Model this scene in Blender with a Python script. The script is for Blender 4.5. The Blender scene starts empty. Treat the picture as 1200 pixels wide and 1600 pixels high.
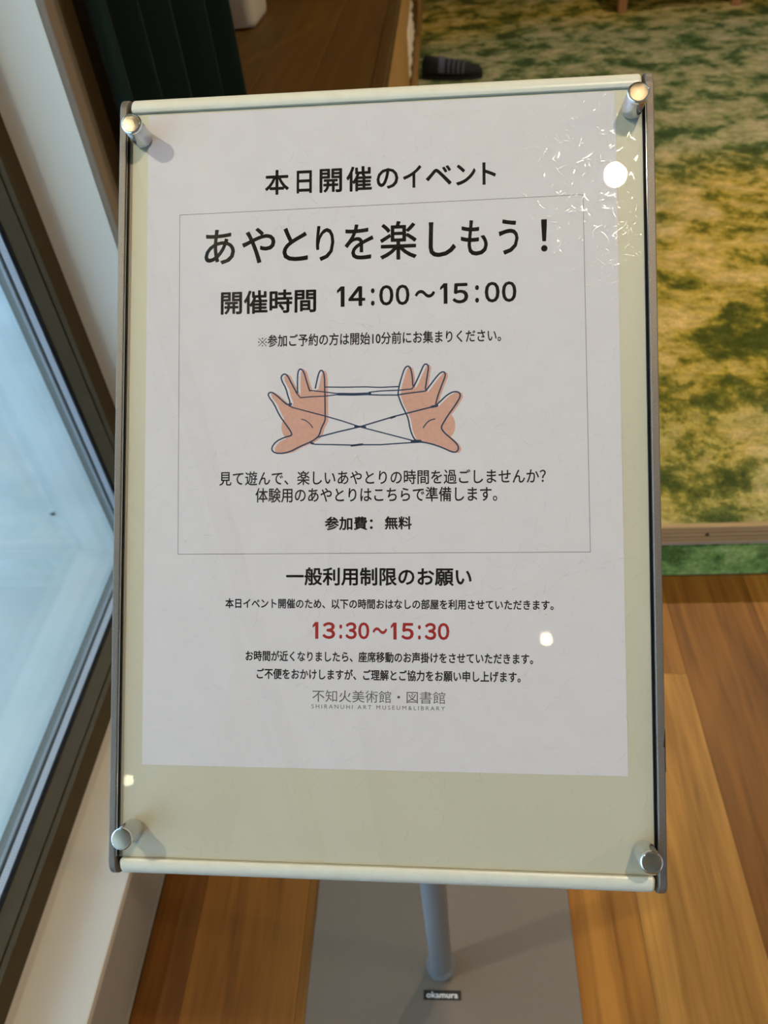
import bpy, bmesh, math, random
from mathutils import Vector, Matrix
from mathutils.geometry import tessellate_polygon

random.seed(7)
S = bpy.context.scene
COL = S.collection

# ------------------------------------------------------------------ camera
CAM_R = Matrix(((0.9954259590947458, 0.026792003039817165, 0.09170250014814346),
                (0.04841119357057914, 0.6860524835147758, -0.7259396298593158),
                (-0.08236210474106244, 0.7270585797831719, 0.6816174185467236)))
CAM_P = Vector((0, 0, 1.35))
FPX = 1200.0
cd = bpy.data.cameras.new('camera')
cam = bpy.data.objects.new('camera', cd)
COL.objects.link(cam)
cd.sensor_fit = 'VERTICAL'
cd.sensor_height = 36
cd.lens = 27
cd.clip_start = 0.01
cam.matrix_world = Matrix.Translation(CAM_P) @ CAM_R.to_4x4()
cd.dof.use_dof = True
cd.dof.focus_distance = 0.485
cd.dof.aperture_fstop = 11
S.camera = cam

# ------------------------------------------------------------------ world, view, daylight portal
S.view_settings.view_transform = 'Standard'
S.view_settings.look = 'None'
S.view_settings.gamma = 1
S.view_settings.use_curve_mapping = False
S.view_settings.exposure = 0.80
S.cycles.use_denoising = True
S.cycles.max_bounces = 10
S.cycles.transparent_max_bounces = 16
S.cycles.sample_clamp_indirect = 6
S.cycles.caustics_reflective = False
S.cycles.caustics_refractive = False
SKY = 2.7
world = bpy.data.worlds.new('overcast_sky')
S.world = world
world.use_nodes = True
wn = world.node_tree
bg = wn.nodes['Background']
wtc = wn.nodes.new('ShaderNodeTexCoord')
wsep = wn.nodes.new('ShaderNodeSeparateXYZ')
wr = wn.nodes.new('ShaderNodeValToRGB')
wn.links.new(wtc.outputs['Generated'], wsep.inputs[0])
wn.links.new(wsep.outputs['Z'], wr.inputs[0])
wr.color_ramp.elements[0].position = 0.0
wr.color_ramp.elements[0].color = (0.57, 0.77, 1.0, 1)
wr.color_ramp.elements[1].position = 1.0
wr.color_ramp.elements[1].color = (0.57, 0.77, 1.0, 1)
wn.links.new(wr.outputs[0], bg.inputs['Color'])
bg.inputs['Strength'].default_value = SKY

WIN_Y0, WIN_Y1, WIN_TOP = -4.6, 1.18, 2.35
LAMP_POWER = 30.0
EAVE_POWER = 75.0
LAMPS = [(0.495, -0.11, 3.0, 1.0), (0.43, -2.17, 3.0, 0.012),
         (1.3, 2.6, 3.0, 2.2), (3.0, 2.6, 3.0, 1.2), (2.9, -0.11, 3.0, 1.0), (1.3, 5.4, 3.0, 1.0)]


# ------------------------------------------------------------------ helpers: materials
def mat(name, color=(0.8, 0.8, 0.8), rough=0.5, metal=0.0, spec=0.5, noise=0.0, nscale=30.0,
        bump=0.0, bscale=200.0, aniso=0.0, stretch=(1, 1, 1), coat=0.0, sheen=0.0):
    m = bpy.data.materials.new(name)
    m.use_nodes = True
    nt = m.node_tree
    b = nt.nodes['Principled BSDF']
    b.inputs['Base Color'].default_value = (*color, 1)
    b.inputs['Roughness'].default_value = rough
    b.inputs['Metallic'].default_value = metal
    b.inputs['Specular IOR Level'].default_value = spec
    b.inputs['Coat Weight'].default_value = coat
    b.inputs['Sheen Weight'].default_value = sheen
    if aniso:
        b.inputs['Anisotropic'].default_value = aniso
    if noise or bump:
        tc = nt.nodes.new('ShaderNodeTexCoord')
        mp = nt.nodes.new('ShaderNodeMapping')
        mp.inputs['Scale'].default_value = stretch
        nt.links.new(tc.outputs['Object'], mp.inputs[0])
    if noise:
        n = nt.nodes.new('ShaderNodeTexNoise')
        n.inputs['Scale'].default_value = nscale
        n.inputs['Detail'].default_value = 5
        nt.links.new(mp.outputs[0], n.inputs['Vector'])
        r = nt.nodes.new('ShaderNodeValToRGB')
        r.color_ramp.elements[0].position = 0.3
        r.color_ramp.elements[1].position = 0.7
        r.color_ramp.elements[0].color = (*[c * (1 - noise) for c in color], 1)
        r.color_ramp.elements[1].color = (*[min(1, c * (1 + noise)) for c in color], 1)
        nt.links.new(n.outputs[0], r.inputs[0])
        nt.links.new(r.outputs[0], b.inputs['Base Color'])
    if bump:
        n2 = nt.nodes.new('ShaderNodeTexNoise')
        n2.inputs['Scale'].default_value = bscale
        n2.inputs['Detail'].default_value = 3
        nt.links.new(mp.outputs[0], n2.inputs['Vector'])
        bp = nt.nodes.new('ShaderNodeBump')
        bp.inputs['Strength'].default_value = bump
        bp.inputs['Distance'].default_value = 0.001
        nt.links.new(n2.outputs[0], bp.inputs['Height'])
        nt.links.new(bp.outputs[0], b.inputs['Normal'])
    return m


def wood(name, dark, light, rough=0.35, scale=1.0, axis='Y', per_object=0.25):
    """long-grained wood; each board has its own tone through the object's random value"""
    m = bpy.data.materials.new(name)
    m.use_nodes = True
    nt = m.node_tree
    b = nt.nodes['Principled BSDF']
    tc = nt.nodes.new('ShaderNodeTexCoord')
    oi = nt.nodes.new('ShaderNodeObjectInfo')
    ad = nt.nodes.new('ShaderNodeVectorMath'); ad.operation = 'ADD'
    sc = nt.nodes.new('ShaderNodeVectorMath'); sc.operation = 'SCALE'
    cmb = nt.nodes.new('ShaderNodeCombineXYZ')
    for i in range(3):
        nt.links.new(oi.outputs['Random'], cmb.inputs[i])
    nt.links.new(cmb.outputs[0], sc.inputs[0]); sc.inputs['Scale'].default_value = 37.0
    nt.links.new(tc.outputs['Object'], ad.inputs[0]); nt.links.new(sc.outputs[0], ad.inputs[1])
    mp = nt.nodes.new('ShaderNodeMapping')
    k = {'X': (1.2, 22, 22), 'Y': (22, 1.2, 22), 'Z': (22, 22, 1.2)}[axis]
    mp.inputs['Scale'].default_value = [v * scale for v in k]
    nt.links.new(ad.outputs[0], mp.inputs[0])
    n = nt.nodes.new('ShaderNodeTexNoise')
    n.inputs['Scale'].default_value = 1.6; n.inputs['Detail'].default_value = 7
    n.inputs['Distortion'].default_value = 0.7
    nt.links.new(mp.outputs[0], n.inputs['Vector'])
    mp2 = nt.nodes.new('ShaderNodeMapping')
    mp2.inputs['Scale'].default_value = [v * scale * 6 for v in k]
    nt.links.new(ad.outputs[0], mp2.inputs[0])
    n2 = nt.nodes.new('ShaderNodeTexNoise'); n2.inputs['Scale'].default_value = 1.5; n2.inputs['Detail'].default_value = 3
    nt.links.new(mp2.outputs[0], n2.inputs['Vector'])
    mx = nt.nodes.new('ShaderNodeMath'); mx.operation = 'MULTIPLY_ADD'
    nt.links.new(n2.outputs[0], mx.inputs[0]); mx.inputs[1].default_value = 0.3
    nt.links.new(n.outputs[0], mx.inputs[2])
    r = nt.nodes.new('ShaderNodeValToRGB')
    r.color_ramp.elements[0].position = 0.42; r.color_ramp.elements[0].color = (*dark, 1)
    r.color_ramp.elements[1].position = 0.85; r.color_ramp.elements[1].color = (*light, 1)
    nt.links.new(mx.outputs[0], r.inputs[0])
    hs = nt.nodes.new('ShaderNodeHueSaturation')
    mr = nt.nodes.new('ShaderNodeMapRange')
    mr.inputs['To Min'].default_value = 1 - per_object; mr.inputs['To Max'].default_value = 1 + per_object
    nt.links.new(oi.outputs['Random'], mr.inputs['Value'])
    nt.links.new(mr.outputs[0], hs.inputs['Value'])
    nt.links.new(r.outputs[0], hs.inputs['Color'])
    # explicit tint of a board, when one is set on the object
    at = nt.nodes.new('ShaderNodeAttribute'); at.attribute_type = 'OBJECT'; at.attribute_name = 'tone'
    ml = nt.nodes.new('ShaderNodeMix'); ml.data_type = 'RGBA'; ml.blend_type = 'MULTIPLY'
    ml.inputs[0].default_value = 1.0
    nt.links.new(hs.outputs[0], ml.inputs[6]); nt.links.new(at.outputs['Color'], ml.inputs[7])
    nt.links.new(ml.outputs[2], b.inputs['Base Color'])
    b.inputs['Roughness'].default_value = rough
    b.inputs['Specular IOR Level'].default_value = 0.28
    bp = nt.nodes.new('ShaderNodeBump'); bp.inputs['Strength'].default_value = 0.12; bp.inputs['Distance'].default_value = 0.001
    nt.links.new(n2.outputs[0], bp.inputs['Height']); nt.links.new(bp.outputs[0], b.inputs['Normal'])
    return m


def glassy(name, tint=(1, 1, 1), rough=0.0, ior=1.49):
    """thin clear sheet: Fresnel reflection over plain transmission"""
    m = bpy.data.materials.new(name)
    m.use_nodes = True
    nt = m.node_tree
    nt.nodes.remove(nt.nodes['Principled BSDF'])
    out = nt.nodes['Material Output']
    t = nt.nodes.new('ShaderNodeBsdfTransparent'); t.inputs[0].default_value = (*tint, 1)
    g = nt.nodes.new('ShaderNodeBsdfGlossy'); g.inputs['Roughness'].default_value = rough
    f = nt.nodes.new('ShaderNodeFresnel')
    # the sheet is crossed straight, so its inner faces reflect like its outer ones
    ge = nt.nodes.new('ShaderNodeNewGeometry')
    mr = nt.nodes.new('ShaderNodeMapRange')
    mr.inputs['To Min'].default_value = ior; mr.inputs['To Max'].default_value = 1 / ior
    nt.links.new(ge.outputs['Backfacing'], mr.inputs['Value'])
    nt.links.new(mr.outputs[0], f.inputs['IOR'])
    mx = nt.nodes.new('ShaderNodeMixShader')
    nt.links.new(f.outputs[0], mx.inputs[0]); nt.links.new(t.outputs[0], mx.inputs[1]); nt.links.new(g.outputs[0], mx.inputs[2])
    nt.links.new(mx.outputs[0], out.inputs[0])
    return m


def emitter(name, color, strength):
    m = bpy.data.materials.new(name); m.use_nodes = True
    nt = m.node_tree
    b = nt.nodes['Principled BSDF']
    b.inputs['Emission Color'].default_value = (*color, 1)
    b.inputs['Emission Strength'].default_value = strength
    b.inputs['Base Color'].default_value = (*color, 1)
    return m


def carpet_mat(name, green=0.0):
    m = bpy.data.materials.new(name); m.use_nodes = True
    nt = m.node_tree; b = nt.nodes['Principled BSDF']
    tc = nt.nodes.new('ShaderNodeTexCoord')

    def nz(scale, stretch, detail=4, rough=0.6, off=0.0, dist=0.0):
        mp = nt.nodes.new('ShaderNodeMapping'); mp.inputs['Scale'].default_value = stretch
        mp.inputs['Location'].default_value = (off, off * 1.7, 0)
        nt.links.new(tc.outputs['Object'], mp.inputs[0])
        n = nt.nodes.new('ShaderNodeTexNoise'); n.inputs['Scale'].default_value = scale
        n.inputs['Detail'].default_value = detail; n.inputs['Roughness'].default_value = rough
        n.inputs['Distortion'].default_value = dist
        nt.links.new(mp.outputs[0], n.inputs['Vector'])
        return n.outputs[0]

    def ramp(src, stops):
        r = nt.nodes.new('ShaderNodeValToRGB')
        e = r.color_ramp.elements
        e[0].position, e[0].color = stops[0][0], (*stops[0][1], 1)
        e[1].position, e[1].color = stops[-1][0], (*stops[-1][1], 1)
        for p, c in stops[1:-1]:
            q = e.new(p); q.color = (*c, 1)
        nt.links.new(src, r.inputs[0]); return r.outputs[0]

    def mix(f, a, c, mode='MIX'):
        x = nt.nodes.new('ShaderNodeMix'); x.data_type = 'RGBA'; x.blend_type = mode
        if isinstance(f, float): x.inputs[0].default_value = f
        else: nt.links.new(f, x.inputs[0])
        nt.links.new(a, x.inputs[6]); nt.links.new(c, x.inputs[7]); return x.outputs[2]
    # ragged dark moss clusters on a lighter ground
    pat = nz(5.2, (1.0, 0.9, 1.0), 10, 0.72, 3.1, 0.2)
    if green:
        g = ramp(pat, [(0.40, (0.10, 0.19, 0.06)), (0.46, (0.24, 0.42, 0.13)), (0.53, (0.38, 0.54, 0.20)), (0.57, (0.60, 0.62, 0.50))])  # riser only: window light put into a brighter green
        c = g
    else:
        g = ramp(pat, [(0.41, (0.060, 0.105, 0.050)), (0.47, (0.13, 0.20, 0.090)), (0.50, (0.30, 0.34, 0.19)), (0.62, (0.52, 0.48, 0.34))])
        y = ramp(pat, [(0.41, (0.080, 0.095, 0.018)), (0.47, (0.22, 0.20, 0.030)), (0.50, (0.45, 0.35, 0.06)), (0.62, (0.72, 0.53, 0.22))])
        sepc = nt.nodes.new('ShaderNodeSeparateXYZ'); nt.links.new(tc.outputs['Object'], sepc.inputs[0])
        wob = nt.nodes.new('ShaderNodeMath'); wob.operation = 'MULTIPLY_ADD'
        nt.links.new(nz(1.3, (1, 1, 1), 5, 0.65, 2.0), wob.inputs[0]); wob.inputs[1].default_value = 2.4; wob.inputs[2].default_value = -1.2
        adn = nt.nodes.new('ShaderNodeMath'); adn.operation = 'ADD'
        nt.links.new(sepc.outputs['Y'], adn.inputs[0]); nt.links.new(wob.outputs[0], adn.inputs[1])
        dv = nt.nodes.new('ShaderNodeMath'); dv.operation = 'DIVIDE'; dv.inputs[1].default_value = 9.0
        nt.links.new(adn.outputs[0], dv.inputs[0])
        G = (0.12, 0.12, 0.12); Yl = (1, 1, 1)
        sel = ramp(dv.outputs[0], [(0.13, (0.35,) * 3), (0.20, Yl), (0.30, Yl), (0.37, G), (0.58, (0, 0, 0)), (0.70, Yl), (0.85, G)])
        c = mix(sel, g, y)
    fine = ramp(nz(160, (1, 1, 1), 2), [(0.3, (0.75, 0.75, 0.75)), (0.7, (1.2, 1.2, 1.2))])
    c = mix(1.0, c, fine, 'MULTIPLY')
    rag = ramp(nz(22, (1.0, 1.3, 1.0), 4, 0.7, 9.0), [(0.38, (0.70, 0.74, 0.68)), (0.62, (1.2, 1.18, 1.15))])
    c = mix(1.0, c, rag, 'MULTIPLY')
    nt.links.new(c, b.inputs['Base Color'])
    b.inputs['Roughness'].default_value = 1.0
    b.inputs['Specular IOR Level'].default_value = 0.1
    bp = nt.nodes.new('ShaderNodeBump'); bp.inputs['Strength'].default_value = 0.5; bp.inputs['Distance'].default_value = 0.004
    nt.links.new(nz(220, (1, 1, 1), 2), bp.inputs['Height']); nt.links.new(bp.outputs[0], b.inputs['Normal'])
    return m


M = {}
M['paper'] = mat('paper', (0.85, 0.80, 0.875), 0.75, spec=0.2, noise=0.015, nscale=60, bump=0.04, bscale=900)
M['ink'] = mat('ink_black', (0.008, 0.007, 0.007), 0.7, spec=0.1)
M['ink_grey'] = mat('ink_grey', (0.11, 0.105, 0.10), 0.6, spec=0.3)
M['ink_light'] = mat('ink_line', (0.10, 0.10, 0.10), 0.6, spec=0.3)
M['ink_red'] = mat('ink_red', (0.42, 0.022, 0.022), 0.6, spec=0.3)
M['ink_navy'] = mat('ink_navy', (0.022, 0.05, 0.12), 0.6, spec=0.3, noise=0.25, nscale=500)
M['skin_print'] = mat('ink_skin_pink', (0.78, 0.43, 0.35), 0.7, spec=0.2, noise=0.06, nscale=400)
M['cream'] = mat('cream_panel', (0.72, 0.67, 0.54), 0.45, noise=0.02, nscale=12)
M['rail'] = mat('cream_rail', (0.76, 0.74, 0.64), 0.32, noise=0.03, nscale=160, bump=0.05, bscale=600)
M['alu'] = mat('taupe_lacquered_metal', (0.20, 0.175, 0.155), 0.45, metal=0.4, noise=0.25, nscale=1600, bump=0.15, bscale=1500)
M['steel'] = mat('polished_steel', (0.62, 0.64, 0.66), 0.22, metal=1.0)
M['steel_rim'] = mat('bright_steel', (0.85, 0.85, 0.85), 0.06, metal=1.0)
M['pole'] = mat('silver_pole', (0.33, 0.36, 0.40), 0.35, metal=0.45)
M['base'] = mat('taupe_steel_plate', (0.20, 0.165, 0.135), 0.5, metal=0.0, spec=0.3, noise=0.04, nscale=300, bump=0.05, bscale=700)
M['label_black'] = mat('label_black', (0.012, 0.012, 0.014), 0.4)
M['label_text'] = mat('label_text', (0.80, 0.80, 0.82), 0.5)
M['sheet'] = glassy('clear_acrylic', (0.985, 0.99, 0.985), 0.0)
M['scratch'] = mat('acrylic_scratch', (0.9, 0.9, 0.9), 0.13, metal=1.0)
M['glass'] = glassy('window_glass', (0.93, 0.97, 0.98), 0.0, 1.5)
M['wall_white'] = mat('white_wall', (0.78, 0.78, 0.735), 0.6, noise=0.02, nscale=3, bump=0.05, bscale=300)
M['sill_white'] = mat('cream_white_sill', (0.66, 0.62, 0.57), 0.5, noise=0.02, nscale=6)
M['ledge_face'] = mat('shaded_ledge_face', (0.36, 0.33, 0.29), 0.6, noise=0.03, nscale=20)  # ledge front: room-side shade put into its grey
M['frame'] = mat('bronze_window_frame', (0.080, 0.060, 0.034), 0.8, spec=0.12, noise=0.05, nscale=40)
M['groove'] = mat('dark_groove', (0.02, 0.016, 0.01), 0.8)
M['subfloor'] = mat('subfloor_brown', (0.12, 0.055, 0.015), 0.9)
M['gasket'] = mat('black_gasket', (0.006, 0.006, 0.007), 0.7, spec=0.15)
M['spacer'] = mat('pale_spacer_bar', (0.62, 0.64, 0.74), 0.5)
M['outer_frame'] = mat('grey_outer_frame', (0.20, 0.20, 0.185), 0.4, metal=0.3)
M['outer_light'] = mat('light_outer_bead', (0.34, 0.35, 0.37), 0.35, metal=0.4)
M['corner_trim'] = mat('taupe_corner_bead', (0.24, 0.19, 0.14), 0.6)
M['shaded_wall'] = mat('shaded_brown_wall', (0.13, 0.080, 0.030), 0.7, noise=0.1, nscale=8)  # wall beside the curtain: its shade painted in as dark brown
M['curtain'] = mat('dark_green_curtain', (0.008, 0.020, 0.018), 0.85, spec=0.15, noise=0.15, nscale=300, bump=0.2, bscale=1500, sheen=0.08)
M['ceiling'] = mat('grey_ceiling', (0.42, 0.40, 0.37), 0.8, noise=0.02, nscale=4)
M['plank'] = wood('oak_floor_plank', (0.19, 0.078, 0.011), (0.40, 0.185, 0.038), 0.46, 1.0, 'Y', 0.0)
M['counter'] = wood('counter_wood', (0.075, 0.034, 0.003), (0.110, 0.055, 0.007), 0.55, 0.8, 'Y', 0.0)
M['counter_side'] = wood('counter_side_wood', (0.32, 0.17, 0.055), (0.46, 0.26, 0.09), 0.5, 0.9, 'Z', 0.0)
M['ply_light'] = wood('plywood_pale_layer', (0.38, 0.255, 0.13), (0.55, 0.385, 0.21), 0.6, 1.5, 'X', 0.0)
M['ply_dark'] = wood('plywood_dark_layer', (0.14, 0.075, 0.028), (0.22, 0.12, 0.045), 0.7, 1.5, 'X', 0.0)
M['ply_cap'] = mat('greyish_lower_edge', (0.38, 0.29, 0.25), 0.6)
M['stool_wood'] = wood('table_leg_wood', (0.36, 0.17, 0.085), (0.50, 0.26, 0.13), 0.5, 1.0, 'Z', 0.0)
M['carpet'] = carpet_mat('moss_carpet', 0.0)
M['riser_lit'] = carpet_mat('moss_carpet_riser_lit', 0.4)
M['white_plastic'] = mat('off_white_plastic', (0.50, 0.46, 0.40), 0.5)
M['cloth'] = mat('white_cloth', (0.66, 0.58, 0.48), 0.9, noise=0.05, nscale=60, bump=0.4, bscale=120)
M['shoe'] = mat('black_fabric', (0.010, 0.011, 0.016), 0.8)
M['stripe'] = mat('blue_grey_stripe', (0.10, 0.12, 0.19), 0.8)
M['concrete'] = mat('terrace_concrete', (0.58, 0.66, 0.70), 0.8, noise=0.08, nscale=3.5, bump=0.2, bscale=40)
M['concrete_pale'] = mat('terrace_concrete_pale', (0.50, 0.58, 0.62), 0.8, noise=0.07, nscale=2.5, bump=0.2, bscale=40)
M['pebble'] = mat('dark_pebble', (0.10, 0.13, 0.13), 0.8)
M['soffit'] = mat('grey_eave', (0.42, 0.42, 0.40), 0.8)
M['lamp_white'] = mat('lamp_rim_white', (0.75, 0.75, 0.73), 0.5)
M['lamp_glow'] = emitter('lamp_glow', (1.0, 0.80, 0.52), 200.0)
M['lamp_glow_soft'] = emitter('lamp_glow_soft', (1.0, 0.74, 0.44), 4.0)
M['dirt'] = mat('dark_edge_mark', (0.03, 0.02, 0.015), 0.8)
M['screw'] = mat('dark_screw', (0.09, 0.085, 0.08), 0.5, metal=0.6)


# ------------------------------------------------------------------ helpers: geometry
def link(name, bm, m, parent=None, mw=None, smooth=False, kind=None, label=None):
    me = bpy.data.meshes.new(name)
    bm.normal_update()
    bm.to_mesh(me); bm.free()
    ms = m if isinstance(m, (list, tuple)) else [m]
    for x in ms: me.materials.append(x)
    if smooth:
        for p in me.polygons: p.use_smooth = True
    o = bpy.data.objects.new(name, me)
    COL.objects.link(o)
    o['tone'] = (1.0, 1.0, 1.0)
    if mw is not None: o.matrix_world = mw
    if parent is not None: adopt(o, parent)
    if kind: o['kind'] = kind
    if label: o['label'] = label
    return o


def adopt(o, parent):
    mw = o.matrix_world.copy() if o.matrix_world != Matrix() else o.matrix_basis.copy()
    o.parent = parent
    o.matrix_parent_inverse = Matrix()
    o.matrix_basis = world_of(parent).inverted() @ mw
    return o


def world_of(o):
    m = o.matrix_basis.copy()
    p = o.parent
    while p is not None:
        m = p.matrix_basis @ m
        p = p.parent
    return m


def thing(name, label, cat, loc=(0, 0, 0), group=None):
    o = bpy.data.objects.new(name, None)
    COL.objects.link(o)
    o.empty_display_size = 0.05
    o.location = loc
    o.matrix_basis = Matrix.Translation(Vector(loc))
    o['label'] = label; o['category'] = cat
    if group: o['group'] = group
    return o


def tag(o, label, cat, group=None):
    o['label'] = label; o['category'] = cat
    if group: o['group'] = group
    return o


def box(bm, x0, x1, y0, y1, z0, z1, bevel=0.0, seg=2):
    r = bmesh.ops.create_cube(bm, size=1)
    vs = r['verts']
    for v in vs:
        v.co = Vector(((x0 + x1) / 2 + v.co.x * (x1 - x0), (y0 + y1) / 2 + v.co.y * (y1 - y0), (z0 + z1) / 2 + v.co.z * (z1 - z0)))
    if bevel > 0:
        es = list({e for v in vs for e in v.link_edges})
        bmesh.ops.bevel(bm, geom=es, offset=bevel, segments=seg, affect='EDGES', profile=0.5)
    return bm


def boxbm(*a, **k):
    return box(bmesh.new(), *a, **k)


def lathe(prof, n=48, axis_origin=(0, 0, 0)):
    """prof: (r, z) pairs from bottom to top, turned about z"""
    bm = bmesh.new()
    rings = []
    ox, oy, oz = axis_origin
    for r, z in prof:
        if r < 1e-7:
            rings.append([bm.verts.new((ox, oy, oz + z))])
        else:
            rings.append([bm.verts.new((ox + r * math.cos(2 * math.pi * i / n), oy + r * math.sin(2 * math.pi * i / n), oz + z)) for i in range(n)])
    for a, b in zip(rings, rings[1:]):
        for i in range(n):
            j = (i + 1) % n
            if len(a) == 1 and len(b) == 1: continue
            if len(a) == 1: bm.faces.new((a[0], b[j], b[i]))
            elif len(b) == 1: bm.faces.new((a[i], a[j], b[0]))
            else: bm.faces.new((a[i], a[j], b[j], b[i]))
    bmesh.ops.recalc_face_normals(bm, faces=bm.faces)
    return bm


def extrude_profile(pts, axis, a0, a1):
    """closed 2-D profile swept straight along axis ('X','Y' or 'Z')"""
    bm = bmesh.new()
    def P(p, a):
        return {'X': (a, p[0], p[1]), 'Y': (p[0], a, p[1]), 'Z': (p[0], p[1], a)}[axis]
    v0 = [bm.verts.new(P(p, a0)) for p in pts]
    v1 = [bm.verts.new(P(p, a1)) for p in pts]
    n = len(pts)
    for i in range(n):
        j = (i + 1) % n
        bm.faces.new((v0[i], v0[j], v1[j], v1[i]))
    bm.faces.new(v0[::-1]); bm.faces.new(v1)
    bmesh.ops.recalc_face_normals(bm, faces=bm.faces)
    return bm


def smooth_by_angle(o, deg=35):
    me = o.data
    for p in me.polygons: p.use_smooth = True
    me.set_sharp_from_angle(angle=math.radians(deg))
    return o


# ------------------------------------------------------------------ the setting
PZ = 0.157            # top of the carpet platform
PY = 1.197
XW = -0.523          # room face of the window wall
YJ = 1.18            # far jamb of the window recess
SILL = 0.15
YN = -4.60  # near end of the window, lengthened unseen to let in more daylight


def structure(name, bm, m, **k):
    o = link(name, bm, m, **k)
    o['kind'] = 'structure'
    return o


# floor: sub-floor with planks laid on it
floor = structure('floor', boxbm(-0.76, 4.5, -5.0, 8.6, -0.05, -0.004), M['subfloor'])
PW = 0.181
rows = {}
xs = []
x = 0.279
while x > XW: x -= PW
while x < 4.5:
    xs.append(x); x += PW
tones = {  # chosen boards near the stand, by row and first/second board
}
proto_mesh = {}
count = 0
for ri, x0 in enumerate(xs):
    xa = max(x0, XW + 0.002) + 0.0002
    xb = min(x0 + PW, 4.49) - 0.0002
    if xb - xa < 0.01: continue
    yoff = {True: 0.936}.get(abs(x0 - 0.279) < 0.01, None)
    L = 0.91
    if yoff is None:
        yoff = 0.936 - L * ((ri * 0.37 + 0.21) % 1.0) + (0.0 if x0 < 0.3 else 0.45)
    limit = -2.0 if x0 < 2.3 else 0.0
    y1 = 1.199
    if x0 < 0.2: yoff = 0.95 + 0.07 * (ri % 3) - (0.5 if ri % 2 else 0.0) if x0 > -0.2 else 0.86 + 0.12 * (ri % 2)
    if abs(x0 - 0.460) < 0.01: yoff = 1.31
    if abs(x0 - 0.641) < 0.01: yoff = 1.04
    cuts = []
    yc = yoff
    while yc < y1 - 0.05: yc += L
    yc -= L
    top = y1
    while top > -2.2 and x0 < 2.0:
        lo = yc if yc < top else yc - L
        cuts.append((lo, top)); top = lo; yc = lo - L
    for k, (ya, yb) in enumerate(cuts):
        o = link('floor_plank', boxbm(xa, xb, ya + 0.0002, yb - 0.0002, -0.004, 0.0, bevel=0.0004, seg=1), M['plank'], parent=floor)
        base = random.choice([0.74, 0.86, 1.0, 1.08])
        t = (base, base * random.uniform(0.95, 1.0), base * random.uniform(0.85, 1.0))
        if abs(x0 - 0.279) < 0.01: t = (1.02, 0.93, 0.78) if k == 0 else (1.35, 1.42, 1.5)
        if abs(x0 - 0.460) < 0.01: t = (0.78, 0.66, 0.55)
        if abs(x0 - 0.641) < 0.01: t = (1.1, 1.0, 0.9)
        if abs(x0 - 0.098) < 0.01: t = (1.15, 1.05, 0.85)
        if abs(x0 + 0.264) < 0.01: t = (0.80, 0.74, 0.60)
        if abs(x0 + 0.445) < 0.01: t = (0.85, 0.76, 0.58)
        if x0 < -0.5: t = (0.62, 0.50, 0.36)  # boards left of the base darkened, ledge shade put into their tone
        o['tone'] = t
        count += 1
# plain wood floor beyond the boards that can be told apart
link('floor_plank', boxbm(XW, 4.49, -5.0, -3.2, -0.004, 0.0), M['plank'], parent=floor)
link('floor_plank', boxbm(2.4, 4.49, -3.19, 1.19, -0.004, 0.0), M['plank'], parent=floor)

# ceiling
ceiling = structure('ceiling', boxbm(-0.9, 4.6, -5.1, 8.7, 3.0, 3.1), M['ceiling'])
# walls: right, back (behind the camera), far
structure('wall_right', boxbm(4.5, 4.6, -5.1, 8.7, -0.05, 3.0), M['wall_white'])
structure('wall_back', boxbm(-0.9, 4.5, -5.1, -5.0, -0.05, 3.0), M['wall_white'])
structure('wall_far', boxbm(-0.9, 4.5, 8.6, 8.7, -0.05, 3.0), M['wall_white'])

# the window wall, with a recess: sill ledge, jamb, head
wl = bmesh.new()
box(wl, -0.735, XW, -5.0, YN, 0.0, 3.0)                 # near pier (behind the camera)
wall_left = structure('wall_left', wl, M['wall_white'])
link('window_head', boxbm(-0.735, XW, YN, YJ, WIN_TOP, 3.0), M['wall_white'], parent=wall_left)
# far jamb: white reveal towards the glass, corner bead, wall face beyond with shade painted in as brown
link('jamb', boxbm(-0.735, XW - 0.0122, YJ, YJ + 0.016, 0.0, 3.0), M['wall_white'], parent=wall_left)
link('corner_bead', boxbm(XW - 0.012, XW, YJ + 0.0005, YJ + 0.046, 0.0, 3.0, bevel=0.002), M['corner_trim'], parent=wall_left)
link('wall_face', boxbm(-0.735, XW - 0.0122, YJ + 0.0165, 1.62, 0.0, 3.0), M['shaded_wall'], parent=wall_left)
link('wall_face', boxbm(-0.75, -0.522, 1.62, 8.6, 0.0, PZ - 0.001), M['shaded_wall'], parent=wall_left)
link('wall_face', boxbm(-0.90, -0.75, 1.62, 8.6, 0.0, 3.0), M['shaded_wall'], parent=wall_left)
# low ledge under the window
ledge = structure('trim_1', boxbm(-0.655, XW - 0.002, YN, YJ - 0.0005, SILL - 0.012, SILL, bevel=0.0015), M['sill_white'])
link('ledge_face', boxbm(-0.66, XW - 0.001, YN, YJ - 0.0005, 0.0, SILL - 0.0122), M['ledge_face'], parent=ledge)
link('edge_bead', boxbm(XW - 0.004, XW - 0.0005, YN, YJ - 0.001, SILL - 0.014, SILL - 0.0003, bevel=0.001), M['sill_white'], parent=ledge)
structure('baseboard_left', boxbm(XW - 0.001, XW + 0.0, YN, YJ, 0.0, 0.004), M['ledge_face'])

# window 1
F = 0.048
win = structure('window_1', bmesh.new(), M['frame'])
zb, zt, ya, yb = SILL, WIN_TOP, YN, YJ


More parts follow.
